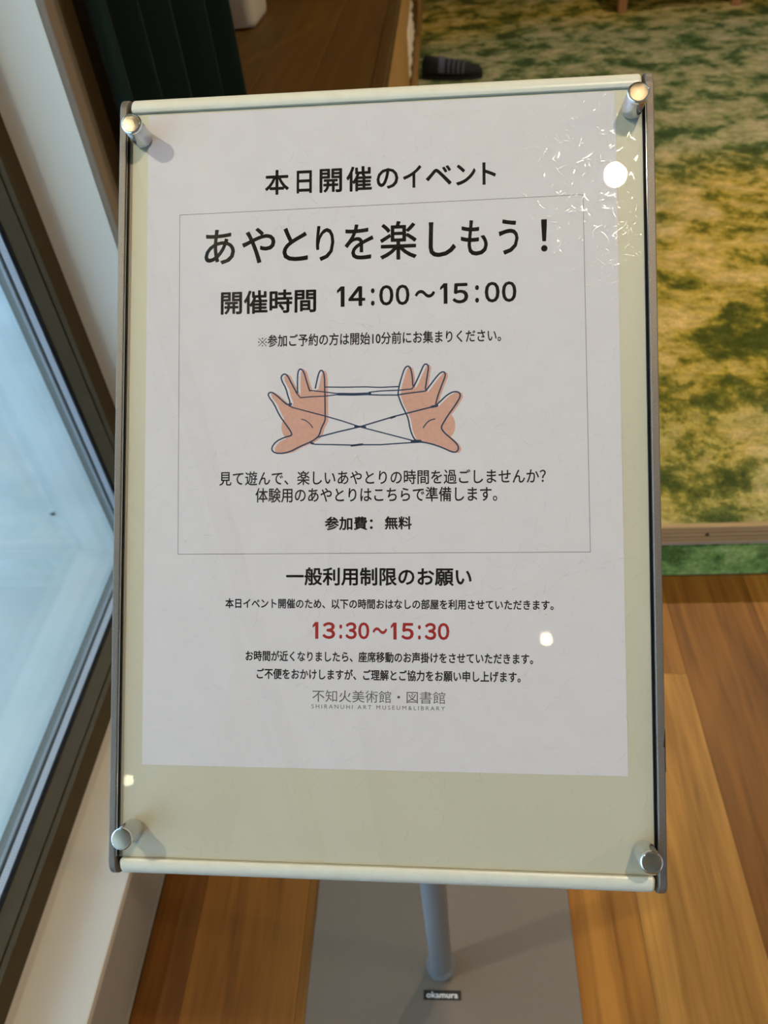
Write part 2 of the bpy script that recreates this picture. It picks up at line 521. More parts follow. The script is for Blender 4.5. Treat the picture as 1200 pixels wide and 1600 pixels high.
def ring(name, x0, x1, inset, m, thick=None, parent=win, bevel=0.0):
    """a rectangular frame in the window plane whose inner edge is 'inset' from the recess"""
    i = inset
    bm = bmesh.new()
    t = thick if thick is not None else i
    box(bm, x0, x1, ya + 0.0005, yb - 0.0005, zb + i - t + 0.0003, zb + i, bevel)
    box(bm, x0, x1, ya + 0.0005, yb - 0.0005, zt - i, zt - i + t - 0.0003, bevel)
    box(bm, x0, x1, yb - i, yb - i + t - 0.0006, zb + i, zt - i, bevel)
    box(bm, x0, x1, ya + i - t + 0.0006, ya + i, zb + i, zt - i, bevel)
    return link(name, bm, m, parent=parent)


fr = ring('window_frame', -0.650, -0.641, F, M['frame'])
ring('frame_groove', -0.6535, -0.650, F - 0.006, M['groove'])
ring('glazing_bead', -0.682, -0.6535, F - 0.0005, M['frame'])
ring('gasket', -0.6885, -0.682, F + 0.0005, M['gasket'])
ring('spacer_bar', -0.7035, -0.692, F - 0.002, M['spacer'])
ring('gasket', -0.709, -0.7035, F - 0.006, M['groove'])
ring('outer_bead', -0.7145, -0.709, F + 0.000, M['outer_light'])
ring('outer_frame', -0.728, -0.7145, F - 0.001, M['outer_frame'])
# perforations of the spacer bar: two rows of fine holes, bottom and far side
hb = bmesh.new()
yy = -0.2
while yy < 1.12:
    for xx in (-0.6955, -0.6995):
        box(hb, xx - 0.0005, xx + 0.0005, yy, yy + 0.0016, zb + F - 0.0021, zb + F - 0.0016)
    yy += 0.0045
zz = 0.22
while zz < 1.25:
    for xx in (-0.6955, -0.6995):
        box(hb, xx - 0.0005, xx + 0.0005, yb - F + 0.0016, yb - F + 0.0021, zz, zz + 0.0016)
    zz += 0.0045
link('spacer_hole', hb, M['outer_frame'], parent=win, kind='stuff')
for ym in (-1.42, -3.0):
    link('mullion', boxbm(-0.728, -0.641, ym - 0.03, ym + 0.03, zb + F + 0.0006, zt - F - 0.0006), M['frame'], parent=win)
link('pane', boxbm(-0.6915, -0.6886, ya + F - 0.012, yb - F + 0.012, zb + F - 0.012, zt - F + 0.012), M['glass'], parent=win)
link('pane', boxbm(-0.7070, -0.7041, ya + F - 0.0055, yb - F + 0.0055, zb + F - 0.0055, zt - F + 0.0055), M['glass'], parent=win)

# terrace outside
GZ = -0.02
ter = structure('terrace', boxbm(-30, -0.762, -30, 30, GZ - 0.1, GZ), M['concrete'])
link('step_edge', boxbm(-0.7618, -0.7355, -5, 1.6, GZ - 0.1, GZ), M['concrete'], parent=ter)
peb = bmesh.new()
bmesh.ops.create_icosphere(peb, subdivisions=2, radius=0.006)
for vv in peb.verts: vv.co = Vector((vv.co.x * 1.2, vv.co.y, vv.co.z * 0.5)) * (1 + 0.15 * math.sin(vv.co.x * 900))
for vv in peb.verts: vv.co += Vector((-1.100, 1.484, GZ + 0.0035))
tag(link('pebble', peb, M['pebble'], smooth=True), 'tiny dark speck of stone on the pale terrace outside the window', 'stone')
structure('trim_2', boxbm(-3.9, -0.902, -9, 11, 2.97, 3.12), M['soffit'])


# ------------------------------------------------------------------ ceiling lamps
def downlight(x, y, z, k, label, power, r=0.026, group=None, spot=150, kind_name='ceiling_light'):
    t = thing(kind_name, label, 'light', (x, y, z), group)
    link('lamp_rim', lathe([(r, -0.001), (r + 0.012, -0.004), (r + 0.016, -0.002), (r + 0.016, 0.0), (r, 0.0)], 40, (x, y, z)), M['lamp_white'], parent=t, smooth=True)
    link('lamp_lens', lathe([(0.0, -0.002), (r - 0.001, -0.002), (r - 0.001, -0.0002), (0, -0.0002)], 40, (x, y, z)), M['lamp_glow' if y > -1 else 'lamp_glow_soft'], parent=t)
    ld = bpy.data.lights.new('lamp_light', 'SPOT')
    ld.energy = power * k
    ld.color = (1.0, 0.80, 0.54)
    ld.spot_size = math.radians(spot); ld.spot_blend = 0.7
    ld.shadow_soft_size = 0.028
    lo = bpy.data.objects.new('lamp_light', ld)
    COL.objects.link(lo)
    lo.matrix_basis = Matrix.Translation((x, y, z - 0.03))
    adopt(lo, t)
    return t


names = ['round warm ceiling downlight nearest the sign, right above it', 'round warm ceiling downlight behind the photographer',
         'round warm ceiling downlight over the yellow part of the carpet',
         'round warm ceiling downlight over the far right of the carpet', 'round warm ceiling downlight by the right wall over the wood floor',
         'round warm ceiling downlight over the far end of the carpet']
for (x, y, z, k), nm in zip(LAMPS, names):
    downlight(x, y, z, k, nm, LAMP_POWER)
downlight(-1.32, -0.05, 2.97, 1.0, 'warm downlight under the eave just outside the window', EAVE_POWER, kind_name='eave_light')
downlight(-1.92, -3.38, 2.97, 0.02, 'warm downlight under the eave farther along the terrace', EAVE_POWER, kind_name='eave_light')


# ------------------------------------------------------------------ raised carpet platform


plat = thing('carpeted_platform', 'raised platform covered in mossy green and yellow carpet with a plywood edge', 'platform', (2.0, PY, 0))
bmc = bmesh.new()
box(bmc, -0.52, 4.49, PY + 0.012, 8.59, PZ - 0.02, PZ)
link('carpet', bmc, M['carpet'], parent=plat)
link('riser_carpet', boxbm(-0.52, 4.49, PY + 0.006, PY + 0.02, 0.0, 0.101), M['riser_lit'], parent=plat, label='green carpeted riser below the plywood edge, window light painted into its colour')
link('platform_body', boxbm(-0.52, 4.49, PY + 0.0201, 8.59, 0.0, PZ - 0.0201), M['ply_dark'], parent=plat)
# plywood nosing: seven visible layers
lay = [(0.104, 0.1115, 'ply_cap'), (0.1115, 0.1165, 'ply_light'), (0.1165, 0.1192, 'ply_dark'), (0.1192, 0.1263, 'ply_light'),
       (0.1263, 0.1293, 'ply_dark'), (0.1293, 0.1375, 'ply_light'), (0.1375, 0.1405, 'ply_dark'), (0.1405, 0.1480, 'ply_light'),
       (0.1480, 0.1500, 'ply_dark'), (0.1500, PZ, 'ply_light')]
for i, (z0, z1, mm) in enumerate(lay):
    dx = 0.0008 if mm == 'ply_dark' else 0.0
    link('plywood_layer', boxbm(-0.52, 4.49, PY + dx, PY + 0.0119, z0 + 0.00005, z1), M[mm], parent=plat)
sx = 0.538
sc = lathe([(0, 0), (0.0042, 0), (0.0042, 0.0012), (0.0030, 0.0018), (0, 0.0014)], 20)
o = link('screw', sc, M['screw'], parent=None, smooth=True)
o.matrix_basis = Matrix.Translation((sx, PY, 0.1345)) @ Matrix.Rotation(math.radians(90), 4, 'X')
adopt(o, plat)

# ------------------------------------------------------------------ long wooden counter along the window wall
CZ = 0.86
cx0, cx1, cy0, cy1 = -0.748, -0.134, 1.72, 7.6
ct = thing('wooden_counter', 'long brown wooden counter along the window wall', 'counter', ((cx0 + cx1) / 2, 4.5, PZ))
bw = (cx1 - cx0 - 0.032) / 4
for i in range(4):
    o = link('top_board', boxbm(cx0 + 0.001 + i * bw, cx0 + (i + 1) * bw - 0.0006, cy0, cy1, CZ - 0.03, CZ, bevel=0.0012, seg=1), M['counter'], parent=ct)
    o['tone'] = [(1.0, 1.0, 1.0), (0.93, 0.92, 0.9), (1.06, 1.05, 1.0), (0.98, 0.97, 0.95)][i]
o = link('edge_board', boxbm(cx1 - 0.031, cx1, cy0, cy1, CZ - 0.035, CZ + 0.004, bevel=0.002), M['counter'], parent=ct)
o['tone'] = (0.8, 0.8, 0.8)
# side: upright boards, with an open niche low on the far part
link('side_panel', boxbm(cx1 - 0.022, cx1 - 0.001, cy0 + 0.01, cy1, 0.66, CZ - 0.0355, bevel=0.001), M['counter_side'], parent=ct)
for ya_, yb_ in ((1.73, 3.45), (5.55, 7.6)):
    link('side_panel', boxbm(cx1 - 0.022, cx1 - 0.001, ya_, yb_, PZ, 0.6595, bevel=0.001), M['counter_side'], parent=ct)
for yp in (3.452, 5.5):
    link('upright', boxbm(cx1 - 0.05, cx1 - 0.002, yp, yp + 0.045, PZ, 0.6595, bevel=0.002), M['counter_side'], parent=ct)
link('shelf', boxbm(cx0 + 0.05, cx1 - 0.004, 3.50, 5.495, 0.40, 0.42), M['counter'], parent=ct)
link('plinth', boxbm(cx1 - 0.03, cx1 - 0.004, 3.50, 5.49, PZ, 0.23, bevel=0.001), M['counter_side'], parent=ct)
link('back_panel', boxbm(cx0 + 0.001, cx0 + 0.02, cy0 + 0.02, cy1, PZ, CZ - 0.031), M['counter'], parent=ct)
link('end_panel', boxbm(cx0 + 0.021, cx1 - 0.023, cy0 + 0.01, cy0 + 0.03, PZ, CZ - 0.031), M['counter'], parent=ct)


def blob(name, loc, size, m, seed=1, amp=0.12, sub=4, flat=None):
    bm = bmesh.new()
    bmesh.ops.create_cube(bm, size=2)
    bmesh.ops.subdivide_edges(bm, edges=bm.edges[:], cuts=7, use_grid_fill=True)
    rnd = random.Random(seed)
    ph = [rnd.uniform(0, 6) for _ in range(6)]
    for v in bm.verts:
        c = v.co.copy()
        s = c.normalized() * 1.15
        c = c.lerp(s, 0.45)
        k = 1 + amp * (math.sin(c.x * 4 + ph[0]) * math.sin(c.y * 5 + ph[1]) + 0.5 * math.sin(c.z * 7 + ph[2] + c.y * 3))
        c = c * k
        v.co = Vector((c.x * size[0], c.y * size[1], c.z * size[2]))
    zmin = min(v.co.z for v in bm.verts)
    for v in bm.verts: v.co.z -= zmin
    for v in bm.verts:
        if v.co.z < size[2] * 0.25: v.co.z = max(0.0, (v.co.z - size[2] * 0.12) * 2) if v.co.z > size[2] * 0.12 else 0.0
    for v in bm.verts: v.co += Vector(loc)
    return link(name, bm, m, smooth=True)


def folded_cloth(loc):
    """soft folded bundle: a stack of rounded folds in one continuous sheet"""
    bm = bmesh.new()
    W, n = 0.85, 30
    path = []
    levels = 8
    for k in range(levels):
        z = 0.012 + k * 0.026
        a, b = (-0.026, 0.026) if k % 2 == 0 else (0.026, -0.026)
        for t in range(6):
            u = t / 5
            path.append((a + (b - a) * u, z + 0.004 * math.sin(u * 3.1 + k)))
        if k < levels - 1:
            for t in range(1, 4):
                an = -math.pi / 2 + math.pi * t / 4
                path.append((b + math.copysign(0.012 * math.cos(an), b), z + 0.013 + 0.013 * math.sin(an)))
    rowsv = []
    for i in range(n):
        y = -W / 2 + W * i / (n - 1)
        sc_ = 1 - 0.35 * (abs(y) / (W / 2)) ** 3
        rowsv.append([bm.verts.new((loc[0] + p[0] * (1 + 0.08 * math.sin(y * 30 + j)) , loc[1] + y * (1 + 0.01 * math.sin(j)), loc[2] + p[1] * sc_ + 0.003 * math.sin(y * 22 + j * 0.5))) for j, p in enumerate(path)])
    for r0, r1 in zip(rowsv, rowsv[1:]):
        for j in range(len(path) - 1):
            bm.faces.new((r0[j], r0[j + 1], r1[j + 1], r1[j]))
    o = link('folded_cloth', bm, M['cloth'], smooth=True)
    md = o.modifiers.new('thick', 'SOLIDIFY'); md.thickness = 0.012; md.offset = 0
    return o


fc = folded_cloth((cx1 - 0.050, 4.15, 0.4235))
tag(fc, 'white folded cloth on the low shelf inside the wooden counter', 'cloth')

# white rounded bin on the counter
def rounded_bin(cx, cy, z0, w, d, h, r):
    """upright tapered body with big rounded corners, closed bottom, open top with a rim"""
    bm = bmesh.new()
    def loop(sx, sy, z, rr):
        pts = []
        for qx, qy, a0 in ((1, 1, 0), (-1, 1, 90), (-1, -1, 180), (1, -1, 270)):
            for t in range(7):
                an = math.radians(a0 + 90 * t / 6)
                pts.append(bm.verts.new((cx + qx * (sx - rr) + rr * math.cos(an), cy + qy * (sy - rr) + rr * math.sin(an), z)))
        return pts
    L = [loop(w * 0.44, d * 0.44, z0, r * 0.7), loop(w * 0.485, d * 0.485, z0 + 0.006, r), loop(w * 0.50, d * 0.50, z0 + 0.02, r),
         loop(w * 0.52, d * 0.52, z0 + h, r), loop(w * 0.51, d * 0.51, z0 + h + 0.004, r), loop(w * 0.49, d * 0.49, z0 + h, r), loop(w * 0.46, d * 0.46, z0 + 0.02, r * 0.8)]
    for a, b in zip(L, L[1:]):
        for i in range(len(a)):
            j = (i + 1) % len(a)
            bm.faces.new((a[i], a[j], b[j], b[i]))
    bm.faces.new(L[0][::-1]); bm.faces.new(L[-1])
    bmesh.ops.recalc_face_normals(bm, faces=bm.faces)
    return bm


wb = link('white_bin', rounded_bin(-0.622, 2.79, CZ + 0.001, 0.125, 0.26, 0.30, 0.03), M['white_plastic'])
smooth_by_angle(wb, 40)
tag(wb, 'off-white rounded plastic bin standing on the brown counter beside the curtain', 'bin')

# striped dark slipper on the carpet
def slipper(cx, cy, z0, ang, size):
    t = thing('slipper', 'black slipper with thin blue-grey stripes on the carpet beside the counter', 'slipper', (cx, cy, z0))
    R = Matrix.Translation((cx, cy, z0)) @ Matrix.Rotation(ang, 4, 'Z') @ Matrix.Scale(size, 4)
    n, m_ = 18, 20
    def section(u):
        # u: 0 heel .. 1 toe
        x = -0.13 + 0.26 * u
        w = 0.042 * (math.sin(math.pi * min(1, max(0, (u * 0.92 + 0.06)))) ** 0.45) * (0.88 + 0.22 * u)
        h = 0.085 - 0.05 * u ** 1.2 if u < 0.97 else 0.02
        if u < 0.04: h *= 0.7
        return x, max(w, 0.004), h
    bm = bmesh.new(); rings = []
    for i in range(n + 1):
        u = i / n
        x, w, h = section(u)
        rings.append([bm.verts.new(R @ Vector((x, w * math.cos(a), 0.014 + h * max(0, math.sin(a)) * (0.9 + 0.1 * math.cos(a) ** 2)))) for a in [2 * math.pi * k / m_ for k in range(m_)]])
    for a, b in zip(rings, rings[1:]):
        for k in range(m_):
            bm.faces.new((a[k], a[(k + 1) % m_], b[(k + 1) % m_], b[k]))
    bm.faces.new(rings[0][::-1]); bm.faces.new(rings[-1])
    bmesh.ops.recalc_face_normals(bm, faces=bm.faces)
    link('upper', bm, M['shoe'], parent=t, smooth=True)
    so = bmesh.new(); lo, hi = [], []
    pts = []
    for i in range(n + 1):
        x, w, h = section(i / n); pts.append((x, w + 0.003))
    for i in range(n, -1, -1):
        x, w, h = section(i / n); pts.append((x, -w - 0.003))
    lo = [so.verts.new(R @ Vector((p[0], p[1], 0.0))) for p in pts]; hi = [so.verts.new(R @ Vector((p[0], p[1], 0.0138))) for p in pts]
    for i in range(len(pts)):
        j = (i + 1) % len(pts); so.faces.new((lo[i], lo[j], hi[j], hi[i]))
    so.faces.new(lo[::-1]); so.faces.new(hi)
    bmesh.ops.recalc_face_normals(so, faces=so.faces)
    link('sole', so, M['shoe'], parent=t)
    for q, u in enumerate((0.30, 0.38, 0.46, 0.54, 0.62, 0.70)):
        wd = 0.022 if q == 0 else 0.006
        sb = bmesh.new(); prev = None
        for k in range(13):
            a = math.pi * (0.06 + 0.88 * k / 12)
            row = []
            for uu in (u, u + wd / 0.26):
                x, w, h = section(uu)
                row.append(sb.verts.new(R @ Vector((x, (w + 0.0012) * math.cos(a), 0.0155 + (h + 0.0012) * math.sin(a) * (0.9 + 0.1 * math.cos(a) ** 2)))))
            if prev: sb.faces.new((prev[0], prev[1], row[1], row[0]))
            prev = row
        link('stripe', sb, M['stripe'], parent=t, smooth=True)
    return t


slipper(0.052, 4.80, PZ, math.radians(-14), 1.3)

# low wooden table far back on the carpet; its two near legs show at the top of the picture
tb = thing('wooden_table', 'low wooden table at the far end of the carpet, seen by its block legs', 'table', (1.55, 6.35, PZ))
link('tabletop', boxbm(1.12, 1.98, 5.98, 6.72, PZ + 0.40, PZ + 0.43, bevel=0.004), M['stool_wood'], parent=tb)
for lx, ly in ((1.19, 6.05), (1.90, 5.99), (1.19, 6.65), (1.90, 6.65)):
    bm = bmesh.new()
    box(bm, lx - 0.034, lx + 0.034, ly - 0.025, ly + 0.025, PZ, PZ + 0.3998)
    for v in bm.verts:
        if v.co.z < PZ + 0.1:
            v.co.x = lx + (v.co.x - lx) * 0.82
    bmesh.ops.bevel(bm, geom=bm.edges[:], offset=0.004, segments=2, affect='EDGES')
    link('leg', bm, M['stool_wood'], parent=tb)

# ------------------------------------------------------------------ curtain
def curtain():
    bm = bmesh.new()
    # plan view: pleats zig-zag from the wall towards the room
    P0, P1 = Vector((-0.501, 1.250)), Vector((-0.366, 1.53))
    n = 150
    folds = 4.5
    d = (P1 - P0); dn = d.normalized(); nn = Vector((dn.y, -dn.x))
    zs = [0.19 + (2.9 - 0.19) * (k / 40) for k in range(41)]
    rowsv = []
    for z in zs:
        fl = 1 + 0.18 * max(0, (1.2 - z))        # fuller towards the hem
        row = []
        for i in range(n):
            u = i / (n - 1)
            ph = u * folds * 2 * math.pi
            depth = (0.026 + 0.006 * math.sin(u * 9 + 1)) * (0.9 + 0.25 * max(0, 1.3 - z))
            off = math.sin(ph + 0.3 * math.sin(z * 2.1)) * depth
            swing = 0.25 * math.sin(2 * ph) / folds * 0.12
            p = P0 + d * ((u - 0.0) * (1 + 0.10 * (fl - 1)) + swing) + nn * off
            row.append(bm.verts.new((p.x, p.y, z)))
        rowsv.append(row)
    for a, b in zip(rowsv, rowsv[1:]):
        for i in range(n - 1):
            bm.faces.new((a[i], a[i + 1], b[i + 1], b[i]))
    o = link('curtain', bm, M['curtain'], smooth=True)
    md = o.modifiers.new('thick', 'SOLIDIFY'); md.thickness = 0.002
    return o


cu = curtain()
tag(cu, 'dark green nearly black pleated curtain drawn back beside the window pier', 'curtain')
rail = link('curtain_rail', boxbm(-0.52, -0.33, 1.22, 1.60, 2.9, 3.0), M['alu'])
rail['kind'] = 'structure'; rail.name = 'trim_3'

# ------------------------------------------------------------------ the sign stand
BX = Vector((0.99976, -0.0130, -0.0180)).normalized()
BN = Vector((0.0040, -0.6950, 0.7190)).normalized()
BY = BN.cross(BX).normalized()
BX = BY.cross(BN).normalized()
BO = Vector((-0.193, 0.535, 1.209))
BM = Matrix(((BX.x, BY.x, BN.x, BO.x), (BX.y, BY.y, BN.y, BO.y), (BX.z, BY.z, BN.z, BO.z), (0, 0, 0, 1)))
FOOT = Vector((-0.04, 0.387, 0.0))
stand = thing('sign_stand', 'tilted cream notice board on a grey pole with a flat taupe base', 'sign stand', tuple(FOOT))
mm = 0.001

# base
bp_ = link('base_plate', boxbm(-0.247, 0.169, 0.165, 0.585, 0.0, 0.006, bevel=0.0015), M['base'], parent=stand)
# pole and collars
link('pole', lathe([(0.0, 0.0065), (0.0168, 0.0065), (0.0168, 0.975), (0.0150, 0.980), (0, 0.980)], 48, (FOOT.x, FOOT.y, 0)), M['pole'], parent=stand, smooth=False)
smooth_by_angle(bpy.data.objects['pole'], 40)
o = link('collar', lathe([(0.0169, 0.0062), (0.0205, 0.0062), (0.0205, 0.016), (0.0222, 0.018), (0.0222, 0.022), (0.0205, 0.0245), (0.0190, 0.0235), (0.0182, 0.0265), (0.0172, 0.0265), (0.0169, 0.024)], 48, (FOOT.x, FOOT.y, 0)), M['pole'], parent=stand)
smooth_by_angle(o, 50)


def bobj(name, bm, m, parent=stand, **k):
    """mesh drawn in board millimetres (x right, y up the board, z out of its face)"""
    for v in bm.verts: v.co *= mm
    return link(name, bm, m, parent=parent, mw=BM, **k)


# tilt head behind the board
hc = BM.inverted() @ Vector((FOOT.x, FOOT.y, 0.995)) * 1000
bobj('mounting_bracket', boxbm(hc.x - 45, hc.x + 45, hc.y - 40, hc.y + 45, -25.5, -20.2, bevel=1.5), M['alu'])
hd = lathe([(0, 0.943), (0.0215, 0.943), (0.0225, 0.948), (0.0225, 0.978), (0.020, 0.983), (0, 0.983)], 40, (FOOT.x, FOOT.y, 0))
smooth_by_angle(link('tilt_head', hd, M['pole'], parent=stand), 40)

# panel, rails, side plates
board = bobj('panel', boxbm(-11.8, 316.0, -475.5, 1.0, -20, -0.02, bevel=0.4), M['cream'])


def rail_profile(y0, sgn):
    """half-round rail; y0 the edge towards the panel, sgn +1 for the upper rail"""
    pts = [(y0, -20.0), (y0, 1.9)]
    pts.append((y0 + sgn * 1.0, 2.6))
    R_ = 9.0
    for t in range(11):
        a = math.radians(90 - 90 * t / 10)
        pts.append((y0 + sgn * (2.2 + R_ * math.cos(a) * 1.0), 2.9 - R_ + R_ * math.sin(a)))
    for t in range(1, 11):
        a = math.radians(-90 * t / 10)
        pts.append((y0 + sgn * (2.2 + R_ * math.cos(a)), -11.0 + R_ * math.sin(a)))
    return pts


for nm_, y0, s_ in (('top_rail', 1.2, 1), ('bottom_rail', -475.8, -1)):
    o = bobj(nm_, extrude_profile(rail_profile(y0, s_), 'X', -10.5, 314.8), M['rail'])
    md = o.modifiers.new('soft', 'BEVEL'); md.width = 0.0018; md.segments = 3; md.limit_method = 'ANGLE'; md.angle_limit = math.radians(60)
    smooth_by_angle(o, 35)


def plate_profile():
    pts = []
    y0, y1, z0, z1, r = -487.3, 12.4, -22.5, 4.3, 10.5
    for cy_, cz_, a0 in ((y1 - r, z1 - r, 0), (y0 + r, z1 - r, 90), (y0 + r, z0 + r, 180), (y1 - r, z0 + r, 270)):
        for t in range(9):
            a = math.radians(a0 + 90 * t / 8)
            pts.append((cy_ + r * math.cos(a), cz_ + r * math.sin(a)))
    return pts


for xa_, xb_ in ((-16.8, -12.3), (316.4, 321.2)):
    o = bobj('side_plate', extrude_profile(plate_profile(), 'X', xa_, xb_), M['alu'])
    md = o.modifiers.new('soft', 'BEVEL'); md.width = 0.0006; md.segments = 2; md.limit_method = 'ANGLE'; md.angle_limit = math.radians(60)
    smooth_by_angle(o, 35)
# thin dark shadow-gap strip beside the panel and its bright lip, both sides
for x0_, x1_, m_ in ((-12.25, -11.2, 'gasket'), (314.9, 316.35, 'gasket')):
    bobj('gap_strip', boxbm(x0_, x1_, -474, 0, -0.015, 1.0), M[m_])
for x0_, x1_ in ((-12.2, -11.9), (316.0, 316.35)):
    bobj('bright_lip', boxbm(x0_, x1_, -474, 0, 1.02, 3.6), M['steel_rim'])
# dark chip on the right side plate
ch = extrude_profile([(320.1, -398), (320.7, -392.5), (321.3, -389), (321.35, -414), (321.0, -414), (320.95, -400), (320.0, -399.5)], 'Z', 3.9, 4.36)
bobj('dark_chip', ch, M['dirt'])

# clear cover sheet with its fine wiping scratches
sheet = bobj('cover_sheet', boxbm(-10.9, 314.6, -475.0, 0.9, 0.6, 2.4, bevel=0.15, seg=1), M['sheet'], label='clear scratched plastic cover over the paper')
sb = bmesh.new()
rnd = random.Random(3)


def scratch(cx, cy, ang, L, w, curv):
    seg = 3
    prev = None
    for i in range(seg + 1):
        t = i / seg - 0.5
        a = ang + curv * t
        px = cx + L * t * math.cos(ang) - curv * L * t * t * math.sin(ang)
        py = cy + L * t * math.sin(ang) + curv * L * t * t * math.cos(ang)
        nx, ny = -math.sin(a), math.cos(a)
        ww = w * (1 - (2 * t) ** 2 * 0.8)
        row = [sb.verts.new((px + nx * ww, py + ny * ww, 2.402)), sb.verts.new((px, py, 2.402 + w * 0.045)), sb.verts.new((px - nx * ww, py - ny * ww, 2.402))]
        if prev:
            sb.faces.new((prev[0], prev[1], row[1], row[0]))
            sb.faces.new((prev[1], prev[2], row[2], row[1]))
        prev = row


for _ in range(2200):
    scratch(rnd.uniform(-8, 312), rnd.uniform(-472, -2), rnd.uniform(0, math.pi), rnd.choice([2, 3, 4, 6, 9]), rnd.uniform(0.016, 0.030), rnd.uniform(-0.5, 0.5))
for _ in range(200):  # extra scratches around the lamp reflection, added for its glints
    scratch(300 + rnd.gauss(0, 26), -70 + rnd.gauss(0, 42), rnd.uniform(0, math.pi), rnd.choice([1.5, 2.5, 3.5, 5]), rnd.uniform(0.016, 0.030), rnd.uniform(-0.5, 0.5)) if True else None
# keep the scratches on the sheet
bad = [v for v in sb.verts if v.co.x > 314 or v.co.x < -10.5 or v.co.y > 0.5 or v.co.y < -474.5]
bmesh.ops.delete(sb, geom=bad, context='VERTS')
bmesh.ops.recalc_face_normals(sb, faces=sb.faces)
for f in sb.faces:
    if f.normal.z < 0: f.normal_flip()
so_ = bobj('fine_scratches', sb, M['scratch'], parent=None, kind='stuff', smooth=True)
adopt(so_, sheet)


# four magnet studs holding the sheet
def cap_mat():
    m = mat('turned_steel_cap', (0.46, 0.38, 0.28), 0.30, metal=1.0)
    nt = m.node_tree; b = nt.nodes['Principled BSDF']
    b.inputs['Anisotropic'].default_value = 0.85
    tg = nt.nodes.new('ShaderNodeTangent'); tg.direction_type = 'RADIAL'; tg.axis = 'Z'
    nt.links.new(tg.outputs[0], b.inputs['Tangent'])
    tc = nt.nodes.new('ShaderNodeTexCoord')
    ln = nt.nodes.new('ShaderNodeVectorMath'); ln.operation = 'LENGTH'
    sep = nt.nodes.new('ShaderNodeSeparateXYZ'); cmb = nt.nodes.new('ShaderNodeCombineXYZ')
    nt.links.new(tc.outputs['Object'], sep.inputs[0])
    nt.links.new(sep.outputs[0], cmb.inputs[0]); nt.links.new(sep.outputs[1], cmb.inputs[1])
    nt.links.new(cmb.outputs[0], ln.inputs[0])
    n = nt.nodes.new('ShaderNodeTexNoise'); n.noise_dimensions = '1D'; n.inputs['Scale'].default_value = 9000
    nt.links.new(ln.outputs['Value'], n.inputs['W'])
    bp = nt.nodes.new('ShaderNodeBump'); bp.inputs['Strength'].default_value = 0.25; bp.inputs['Distance'].default_value = 0.0001
    nt.links.new(n.outputs[0], bp.inputs['Height']); nt.links.new(bp.outputs[0], b.inputs['Normal'])
    return m


M['cap'] = cap_mat()
for kx, ky in ((-2.2, -16.5), (308.2, -13.4), (-1.8, -457.5), (308.6, -460.5)):
    body = lathe([(0, 0), (6.3, 0), (6.3, 15.6), (6.15, 15.8), (6.15, 16.2), (0, 16.2)], 48)
    for v in body.verts: v.co *= mm
    lo = BM @ Matrix.Translation((kx * mm, ky * mm, 2.42 * mm))
    o = link('magnet_stud', body, M['steel'], parent=stand, mw=lo); smooth_by_angle(o, 40)
    rim = lathe([(6.16, 15.9), (6.55, 16.1), (6.55, 17.0), (6.2, 17.8), (5.6, 18.0), (5.5, 17.9), (5.5, 16.25), (6.1, 16.25)], 48)
    for v in rim.verts: v.co *= mm
    r_ = link('rim', rim, M['steel_rim'], parent=o, mw=lo); smooth_by_angle(r_, 50)
    cp = lathe([(0, 16.25), (5.48, 16.25), (5.48, 17.85), (5.3, 17.9), (0, 17.9)], 48)
    for v in cp.verts: v.co *= mm
    c_ = link('end_cap', cp, M['cap'], parent=o, mw=lo, label='round end cap with turned brass-coloured sheen'); smooth_by_angle(c_, 30)

# ------------------------------------------------------------------ pixel to board millimetres (for the layout of the print)
def px(u, v, h=0.2):
    r = CAM_R @ Vector(((u - 600) / FPX, -(v - 800) / FPX, -1.0))
    o0 = BO + BN * (h * mm)
    s = (o0 - CAM_P).dot(BN) / r.dot(BN)
    p = CAM_P + r * s - BO
    return Vector((p.dot(BX) * 1000, p.dot(BY) * 1000))


# ------------------------------------------------------------------ the paper
paper = thing('notice_paper', 'white printed event notice with a drawing of two hands, held under the clear cover', 'paper', tuple(BO))
PT = 0.16
c = [px(232, 181.5), px(961, 142.5), px(981.5, 1213), px(222, 1194.5)]
pb = bmesh.new()
lo = [pb.verts.new((q.x, q.y, 0.03)) for q in c]; hi = [pb.verts.new((q.x, q.y, PT)) for q in c]
for i in range(4):
    pb.faces.new((lo[i], lo[(i + 1) % 4], hi[(i + 1) % 4], hi[i]))
pb.faces.new(lo); pb.faces.new(hi[::-1])
bmesh.ops.recalc_face_normals(pb, faces=pb.faces)
bobj('sheet_of_paper', pb, M['paper'], parent=paper)
INK = PT + 0.012


_tc = {}


def text_mesh(body, bold=0.0, spacing=1.0):
    """outline letters as a flat mesh at size 1; bold > 0 overprints slightly shifted copies"""
    cu_ = bpy.data.curves.new('print', 'FONT')
    cu_.body = body; cu_.size = 1.0; cu_.space_character = spacing
    cu_.fill_mode = 'FRONT'; cu_.resolution_u = 3
    o = bpy.data.objects.new('print', cu_)
    COL.objects.link(o)
    dg = bpy.context.evaluated_depsgraph_get()
    me = bpy.data.meshes.new_from_object(o.evaluated_get(dg))
    bpy.data.objects.remove(o)
    bm = bmesh.new()
    shifts = [(0, 0)] if bold <= 0 else [(0, 0), (bold, 0), (-bold, 0), (0, bold), (0, -bold), (bold * .7, bold * .7), (-bold * .7, bold * .7), (bold * .7, -bold * .7), (-bold * .7, -bold * .7)]
    for q, (dx, dy) in enumerate(shifts):
        n0 = len(bm.verts)
        bm.from_mesh(me)
        bm.verts.ensure_lookup_table()
        for v in bm.verts[n0:]:
            v.co = Vector((v.co.x + dx, v.co.y + dy, q * 0.0006))
    bpy.data.meshes.remove(me)
    bpy.data.curves.remove(cu_)
    return bm


